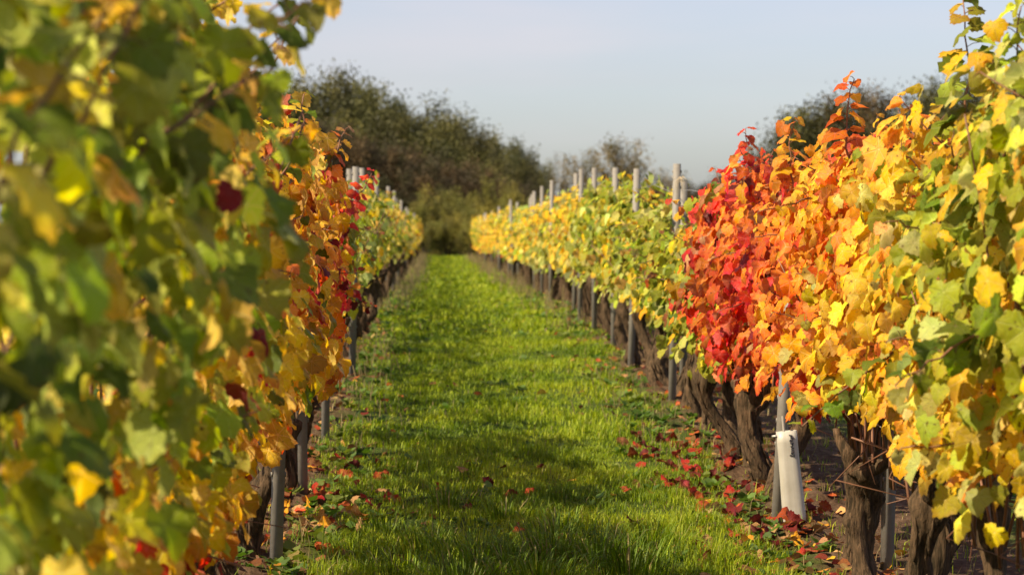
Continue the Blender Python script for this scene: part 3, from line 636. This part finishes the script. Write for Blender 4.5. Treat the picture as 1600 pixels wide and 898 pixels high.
# longer tufts in the near turf
r = np.random.default_rng(91)
for (tx, ty, nb, hh) in [(.28, 9.1, 240, .15), (.45, 9.35, 260, .16), (.62, 9.2, 260, .17), (.72, 9.0, 200, .15), (-.02, 9.6, 200, .12), (.15, 9.3, 220, .14), (-.12, 9.05, 160, .12), (.5, 10.0, 160, .10), (.3, 10.4, 120, .10), (.85, 9.6, 160, .12), (.05, 10.9, 150, .10), (-.2, 10.0, 140, .11), (.38, 8.8, 260, .15), (.1, 8.8, 220, .14)]:
    n = nb; az = r.random(n)*6.28; rr = r.random(n)**.6*.13; x = tx + rr*np.cos(az)*1.4; y = ty + rr*np.sin(az); z = gz(x, y) - .005; H = hh*r.uniform(.4, 1.15, n); b = H*r.uniform(.3, 1.1, n); W = .0048*r.uniform(.7, 1.3, n)
    D = np.c_[np.cos(az), np.sin(az), np.zeros(n)]; Sd = np.c_[-np.sin(az), np.cos(az), np.zeros(n)]; B = np.c_[x, y, z]; Z = np.array([0, 0, 1.])
    m1 = B + D*(b*.2)[:, None] + Z*(H*.5)[:, None]; m2 = B + D*(b*.55)[:, None] + Z*(H*.85)[:, None]; m3 = B + D*b[:, None] + Z*(H*.9)[:, None]
    V = np.stack([B - Sd*(W*.5)[:, None], B + Sd*(W*.5)[:, None], m1 + Sd*(W*.5)[:, None], m1 - Sd*(W*.5)[:, None], m2 + Sd*(W*.35)[:, None], m2 - Sd*(W*.35)[:, None], m3], 1).reshape(-1, 3)
    o = (np.arange(n)*7)[:, None]; c = np.array((.105, .175, .012))*np.exp(r.normal(0, .3, (n, 1))); c[r.random(n) < .08] = (.3, .25, .1)
    mb.add(V, [((np.array([0, 1, 2, 3, 3, 2, 4, 5])[None] + o).ravel(), 4), ((np.array([5, 4, 6])[None] + o).ravel(), 3)], np.repeat(np.c_[c, np.ones(n)], 7, 0))
go = link('grass', mb.mesh('grass'), M_grass); tag(go, 'green grass covering the alley between the vine rows', 'grass', kind='stuff')

# broadleaf weeds along both soil strips, dry stalks further down
r = np.random.default_rng(17); mb = MB(); P = []; T = []; Nn = []; Sz = []; C = []
for k in range(620):
    s = r.random(); y = 8.6 + 26*r.random()**1.5
    x = -.74 + r.normal(.24, .10) if s < .42 else (1.62 - abs(r.normal(.30, .12)) if s < .8 else r.uniform(-.4, 1.3))
    n = r.integers(6, 14); az = r.random(n)*6.28; L = r.uniform(.018, .045)*(1 + y/60); el = r.uniform(.1, .9, n); z = gzf(x, y)
    D = np.c_[np.cos(az)*np.cos(el), np.sin(az)*np.cos(el), np.sin(el)]; P.append(np.c_[np.full(n, x), np.full(n, y), np.full(n, z)] + D*L*r.uniform(.3, 1.4, (n, 1))); T.append(D); Nn.append(np.c_[-D[:, 0], -D[:, 1], np.ones(n)])
    Sz.append(np.full(n, L*.62)); C.append(np.tile(np.array([(.07, .13, .02), (.10, .17, .035), (.13, .17, .03)][r.integers(3)]), (n, 1))*np.exp(r.normal(0, .15, (n, 1))))
put_leaves(mb, np.concatenate(P), np.concatenate(T), np.concatenate(Nn), np.concatenate(Sz), np.concatenate(C), T_LOW, r)
wo = link('weeds', mb.mesh('weeds'), M_grass); tag(wo, 'low broadleaf weeds along the soil strips', 'weeds', kind='stuff')
mb = MB(); n = 2300; y = r.uniform(12, 88, n); s = r.random(n) < .5; x = np.where(s, LATL + .28 + r.normal(0, .12, n), LATR - .32 + r.normal(0, .13, n)); cl = snoise(np.c_[x*.5, y], .22, 60) > -.1
x, y = x[cl], y[cl]; n = len(x); H = r.uniform(.08, .30, n)*np.clip((y - 6)/22, .3, 1); az = r.random(n)*6.28; W = .003 + y*.00018; B = np.c_[x, y, gz(x, y)]; D = np.c_[np.cos(az), np.sin(az), np.zeros(n)]; Sd = np.c_[np.ones(n), np.zeros((n, 2))]
m2 = B + D*(H*r.uniform(.05, .5, n))[:, None] + np.c_[np.zeros((n, 2)), H]; V = np.stack([B - Sd*W[:, None]*.5, B + Sd*W[:, None]*.5, m2 + Sd*W[:, None]*.3, m2 - Sd*W[:, None]*.3], 1).reshape(-1, 3)
mb.add(V, [((np.arange(4)[None] + (np.arange(n)*4)[:, None]).ravel(), 4)], np.repeat(np.c_[np.array((.36, .29, .14))*r.uniform(.5, 1.1, (n, 1)), np.ones(n)], 4, 0))
do = link('dry_grass', mb.mesh('dry_grass'), M_grass); tag(do, 'dry straw-coloured grass along the row edges', 'grass', kind='stuff')

# ------------------------------------------------------------------ fallen leaves: the ones that show singly, then the litter
FL = {k: [] for k in ('red', 'dred', 'brick', 'tan', 'gold', 'brown')}
for k in FL:
    for s in range(3):
        rr_ = np.random.default_rng(hash_ := (sum(map(ord, k))*7 + s)); m = MB(); V, uv, pol = leaf_template(26, sum(map(ord, k)) + s, True); V = V.copy(); V[:, 2] *= 1.9
        V[:, 2] += .25*np.sin(V[:, 0]*3 + s)*V[:, 1]; c = np.array(PAL[k])*(.48 if k in ('red', 'brick') else .7)
        m.add(V*.055, pol, np.tile(np.append(c, 1), (len(V), 1)), uv); FL[k].append(m.mesh('fallen_leaf'))
CW = dict(red='bright red', dred='dark crimson', brick='rusty orange-red', tan='pale tan', gold='golden yellow', brown='brown')
def pix(x, y):
    """ground point under a photo pixel (near slope only), used to lay out where the drifts of leaves lie"""
    dd = 1.55*FP/(y - 253); return (x - 681)/FP*dd, dd
ZONES = [('red', 90, (985, 1185), (688, 790), dict(red=.36, dred=.26, brick=.22, brown=.16), 'on the grass below the red vine of the sunlit row'),
         ('mix', 60, (1085, 1290), (800, 893), dict(red=.12, dred=.22, brick=.16, tan=.22, gold=.14, brown=.14), 'at the feet of the dark trunks near the vine guard'),
         ('left', 36, (470, 620), (715, 805), dict(red=.3, brick=.2, tan=.25, dred=.1, brown=.15), 'on the grass beside the broad grey post of the shaded row'),
         ('low', 36, (415, 560), (790, 893), dict(tan=.4, gold=.25, brown=.2, brick=.15), 'in the corner below the shaded row'),
         ('mid', 10, (640, 1000), (700, 860), dict(brick=.5, tan=.2, dred=.3), 'lying alone in the middle of the grass alley')]
r = np.random.default_rng(8)
for zn, n, xr, yr, w, where in ZONES:
    ks = list(w); pr = np.array([w[k] for k in ks]); pr /= pr.sum()
    for j in range(n):
        k = ks[r.choice(len(ks), p=pr)]; px = r.uniform(*xr); py = r.uniform(*yr)
        if zn == 'red': px += (py - 740)*.9 + 18; 
        x, y = pix(px, py); o = link('fallen_leaf', FL[k][r.integers(3)], M_litter); o.location = (x, y, gzf(x, y) + r.uniform(.012, .042)); sc = r.uniform(.55, .95); o.scale = (sc,)*3
        o.rotation_euler = (r.normal(0, .55), r.normal(0, .55), r.random()*6.28); tag(o, f'{CW[k]} fallen leaf {where}', 'leaf', f'{CW[k]} fallen leaves {where}')
mb = MB(); n = 2600; y = 8.4 + 30*r.random(n)**1.7; s = r.random(n); x = np.where(s < .45, LATL + r.normal(.02, .20, n), np.where(s < .93, LATR + r.normal(-.08, .22, n), r.uniform(-.5, 1.4, n)))
nr = np.c_[r.normal(0, .5, n), r.normal(0, .5, n), np.ones(n)]; tp = np.c_[r.normal(size=(n, 2)), r.normal(0, .2, n)]
put_leaves(mb, np.c_[x, y, gz(x, y) + r.uniform(.004, .025, n)], tp, nr, r.uniform(.018, .042, n), colours(dict(brown=.5, tan=.16, dred=.1, brick=.16, gold=.08), r.random(n), r)*.8, T_LOW, r)
lo = link('leaf_litter', mb.mesh('leaf_litter'), M_litter); tag(lo, 'brown leaf litter scattered along the soil strips', 'litter', kind='stuff')

# ------------------------------------------------------------------ trees and shrubs beyond the vineyard
def tree_meshes(seed, H, Wd, nclust, nleaf, lsize, cols, base_h=.12, sparse=False, up=.3):
    """H high, Wd wide tree: tapered limbs, and a crown of small leaf faces gathered in sprays at limb ends"""
    r = np.random.default_rng(seed); tm = MB(); cm = MB(); ends = []
    for k in range(3 if not sparse else 2):
        a = r.random()*6.28; x0 = .12*Wd*np.array([math.cos(a), math.sin(a)]); s = np.linspace(0, 1, 7)
        pts = np.c_[x0[0]*s*2 + .1*np.sin(s*4 + k), x0[1]*s*2 + .1*np.sin(s*5 + k), -.3 + (H*.62 + .3)*s]; tube(tm, pts, np.linspace(.022, .008, 7)*H*(.55 if sparse else 1), 7)
        for j in range(9 if not sparse else 10):
            t = r.uniform(.25, 1); p = np.array([np.interp(t, s, pts[:, i]) for i in range(3)]); az = r.random()*6.28; L = Wd*.5*r.uniform(.5, 1)*(1.1 - .4*t); u = r.uniform(.1, .9)
            e = p + np.array([math.cos(az)*L*(1 - .45*u), math.sin(az)*L*(1 - .45*u), u*H*.36]); mid = (p + e)/2 + [0, 0, -.05*H*r.random()]
            tube(tm, [p, mid, e], np.array([.008, .005, .002])*H*(.6 if sparse else 1), 5); ends.append(e)
            if sparse:
                for q in range(5):
                    e2 = e + r.normal(0, 1, 3)*[.10*Wd, .10*Wd, .06*H] + [0, 0, .06*H]; st = p + (e - p)*r.uniform(.3, .9); tube(tm, [st, (st + e2)/2, e2], np.array([.0028, .002, .001])*H, 4); ends.append(e2)
    if not sparse:                                             # limb ends stay inside the rounded crown
        zc0 = base_h*H + (1 - base_h)*H*.5; E = []
        for e in ends:
            v = (e - [0, 0, zc0])/[Wd*.5, Wd*.5, (1 - base_h)*H*.5]; q = np.linalg.norm(v); E.append(e if q < .95 else np.array([0, 0, zc0]) + v/q*.95*[Wd*.5, Wd*.5, (1 - base_h)*H*.5])
        ends = E
    cl = list(ends)
    while len(cl) < nclust:
        v = r.normal(size=3); v /= np.linalg.norm(v); q = r.uniform(.55, 1.0); zc = base_h*H + (1 - base_h)*H*.5
        cl.append(np.array([v[0]*Wd*.5*q, v[1]*Wd*.5*q, zc + v[2]*(1 - base_h)*H*.5*q]))
    cl = np.array(cl)[:max(nclust, len(ends) if sparse else nclust)]; m = len(cl); per = max(4, int(nleaf*4.2)//m)
    ci = np.repeat(np.arange(m), per); n = len(ci); rad = r.uniform(.5, 1.15, m)*(.075*H if not sparse else .045*H)
    ax = cl - [0, 0, H*.25]; ax /= np.linalg.norm(ax, axis=1)[:, None] + 1e-6; ax = ax + [0, 0, up]
    off = np.clip(r.normal(0, 1, (n, 3)), -1.5, 1.5)*rad[ci][:, None]*[.8, .8, .62] + ax[ci]*(np.clip(r.normal(0, .9, n), -1.2, 1.2)*rad[ci])[:, None]
    P = cl[ci] + off; P[:, 2] = np.maximum(P[:, 2], .05)
    dv = ax[ci]*.7 + r.normal(0, .8, (n, 3)); dv /= np.linalg.norm(dv, axis=1)[:, None]; sd = np.cross(dv, r.normal(size=(n, 3))); sd /= np.linalg.norm(sd, axis=1)[:, None] + 1e-6
    L = lsize*.44*r.uniform(.6, 1.4, n); V = np.stack([P, P + dv*(L*.45)[:, None] + sd*(L*.30)[:, None], P + dv*L[:, None], P + dv*(L*.45)[:, None] - sd*(L*.30)[:, None]], 1).reshape(-1, 3)
    cc = np.array(cols); k = r.integers(0, len(cc), m); c = cc[k][ci]*np.exp(r.normal(0, .2, (n, 1)))*np.exp(r.normal(0, .24, m))[ci][:, None]
    cm.add(V, [((np.arange(4)[None] + (np.arange(n)*4)[:, None]).ravel(), 4)], np.repeat(np.c_[c, np.ones(n)], 4, 0))
    return tm.mesh('trunk', True), cm.mesh('crown')
OLIVE = [(.078, .080, .028), (.10, .098, .032), (.066, .064, .028), (.12, .112, .036), (.058, .062, .024)]
BROWN = [(.075, .055, .030), (.060, .058, .026), (.095, .065, .032), (.055, .045, .026)]
SHRUB = [(.18, .17, .036), (.14, .14, .034), (.22, .19, .04), (.12, .11, .034)]
SPARSE = [(.15, .115, .045), (.12, .11, .045), (.18, .13, .05)]
TREES = {'dense': [tree_meshes(1 + i, 8, 6.0, 110, 9500, .34, OLIVE) for i in range(4)], 'brown': [tree_meshes(11 + i, 7, 6.0, 90, 8500, .28, BROWN) for i in range(2)],
         'shrub': [tree_meshes(21 + i, 3.2, 3.0, 50, 5200, .17, SHRUB, .0, up=1.1) for i in range(3)], 'sparse': [tree_meshes(31 + i, 6.5, 4.2, 70, 1500, .26, SPARSE, .3, True) for i in range(3)]}
TH = {'dense': 8.6, 'brown': 7.6, 'shrub': 3.5, 'sparse': 6.6}; TW = {'dense': 6.3, 'brown': 6.3, 'shrub': 3.1, 'sparse': 4.4}
def crown_size(me):
    c = np.empty(len(me.vertices)*3, np.float32); me.vertices.foreach_get('co', c); c = c.reshape(-1, 3)
    return float(np.percentile(c[:, 0], 97) - np.percentile(c[:, 0], 3)), float(np.percentile(c[:, 2], 98.5))
def tree(kind, px, ty, dd, wpx, k, name, label, cat, group):
    x = (px - 681)/FP*dd; z = gzf(x, dd); h = 1.55 + (353 - ty)/FP*dd - z; w = wpx/FP*dd
    o = empty(name, (x, dd, z), random.uniform(0, 6.28), label, cat, group); tm, cm = TREES[kind][k % len(TREES[kind])]; tw, th = crown_size(cm); sc = (w/tw, w/tw, h/th)
    copy_mesh_child('trunk', tm, o, M_treebark, 0, sc); copy_mesh_child('crown', cm, o, M_tree, 0, sc)
GT = 'dark trees beyond the shaded row'
for k, (px, ty, dd, w) in enumerate([(330, 180, 122, 190), (420, 158, 120, 150), (470, 134, 121, 140), (538, 124, 123, 150), (592, 142, 116, 140), (650, 166, 114, 140), (702, 184, 112, 130), (746, 210, 110, 120), (788, 226, 108, 100), (818, 246, 106, 66)]):
    ty += 10
    L = ['broad dark tree mostly hidden behind the shaded row', 'dark tree rising just above the green leaves of the shaded row', 'tall dark tree beside the tallest crown of the belt', 'tallest dark olive tree with thin twigs at its top', 'dark tree just downhill of the tallest crown', 'middle dark tree of the sloping belt', 'olive dark tree above the end of the shaded row',
         'dark tree right above the grass alley', 'low dark tree sloping toward the bare saplings', 'small feathery dark tree ending the belt beside the bare saplings'][k]
    tree('dense', px, ty, dd, w, k, 'dark_tree', L, 'tree', GT)
for k, (px, ty, dd, w) in enumerate([(510, 205, 108, 130), (570, 225, 107, 120), (630, 240, 106, 120), (690, 258, 105, 110), (745, 272, 104, 100), (800, 285, 103, 80)]):
    tree('brown', px, ty, dd, w, k, 'brown_tree', ['brownish tree behind the sunlit cream post top', 'brownish tree left of the alley under the dark belt', 'brownish tree over the far end of the shaded row', 'brownish tree directly at the end of the alley', 'brownish tree behind the golden end of the sunlit row', 'smallest brownish tree at the foot of the feathery tree'][k], 'tree', 'brownish trees under the dark belt')
for k, (px, ty, dd, w) in enumerate([(600, 318, 99, 70), (648, 322, 98, 60), (690, 302, 99, 70), (722, 312, 97, 60), (700, 345, 95, 70), (745, 330, 96, 56), (775, 290, 101, 74), (812, 308, 100, 60), (668, 350, 94, 50), (735, 352, 94, 46)]):
    tree('shrub', px, ty, dd, w, k, 'willow_shrub', ['olive shrub behind the post tops of the shaded row', 'olive shrub touching the end of the shaded row', 'tall yellowish shrub in the middle of the alley end', 'yellowish shrub right beside the tall middle shrub', 'low wide shrub closing the alley at its end', 'shrub leaning on the golden end of the sunlit row', 'pale yellow-green shrub above the golden end of the sunlit row', 'small shrub under the feathery dark tree', 'low shrub at the foot of the shaded row end', 'lowest shrub at the foot of the sunlit row end'][k], 'shrub', 'shrubs closing the alley')
for k, (px, ty, dd, w) in enumerate([(860, 250, 118, 62), (925, 242, 120, 70), (968, 222, 117, 90), (1005, 252, 116, 60), (1030, 268, 113, 70)]):
    tree('sparse', px, ty, dd, w, k, 'bare_tree', ['thin bare sapling between the dark belt and the post tops', 'half-bare tree behind the middle post tops', 'tallest half-bare tree above the sunlit row', 'slim half-bare tree beside the tallest one', 'wide low half-bare tree behind the widest post'][k], 'tree', 'half-bare trees beyond the sunlit row')
for k, (px, ty, dd, w) in enumerate([(1010, 296, 112, 90), (1080, 288, 110, 100), (1150, 276, 106, 110), (1215, 238, 100, 90)]):
    tree('brown', px, ty, dd, w, k, 'brown_tree', ['low brown thicket tree behind the tallest post', 'low brown thicket tree seen past the red vine edge', 'brown tree hidden behind the red vine', 'brown tree between the red shoot and the orange shoot'][k], 'tree', 'brown trees behind the sunlit row')
for k, (px, ty, dd, w) in enumerate([(1262, 192, 98, 110), (1305, 164, 97, 120), (1375, 146, 96, 130), (1440, 146, 95, 120), (1510, 138, 95, 130), (1580, 140, 94, 140), (1660, 140, 94, 150)]):
    ty += 6; w *= 1.15
    tree('dense' if k != 2 else 'brown', px, ty, dd, w, k + 1, 'dark_tree', ['dark tree left of the tall orange shoot', 'dark tree right behind the tall orange shoot', 'brownish tree in the gap between orange and green vines', 'dark tree above the dip of the sunlit row', 'dark tree behind the tall green shoot', 'dark tree hidden behind the green vines', 'dark tree out at the frame edge behind the green vines'][k], 'tree', 'dark trees behind the sunlit row')
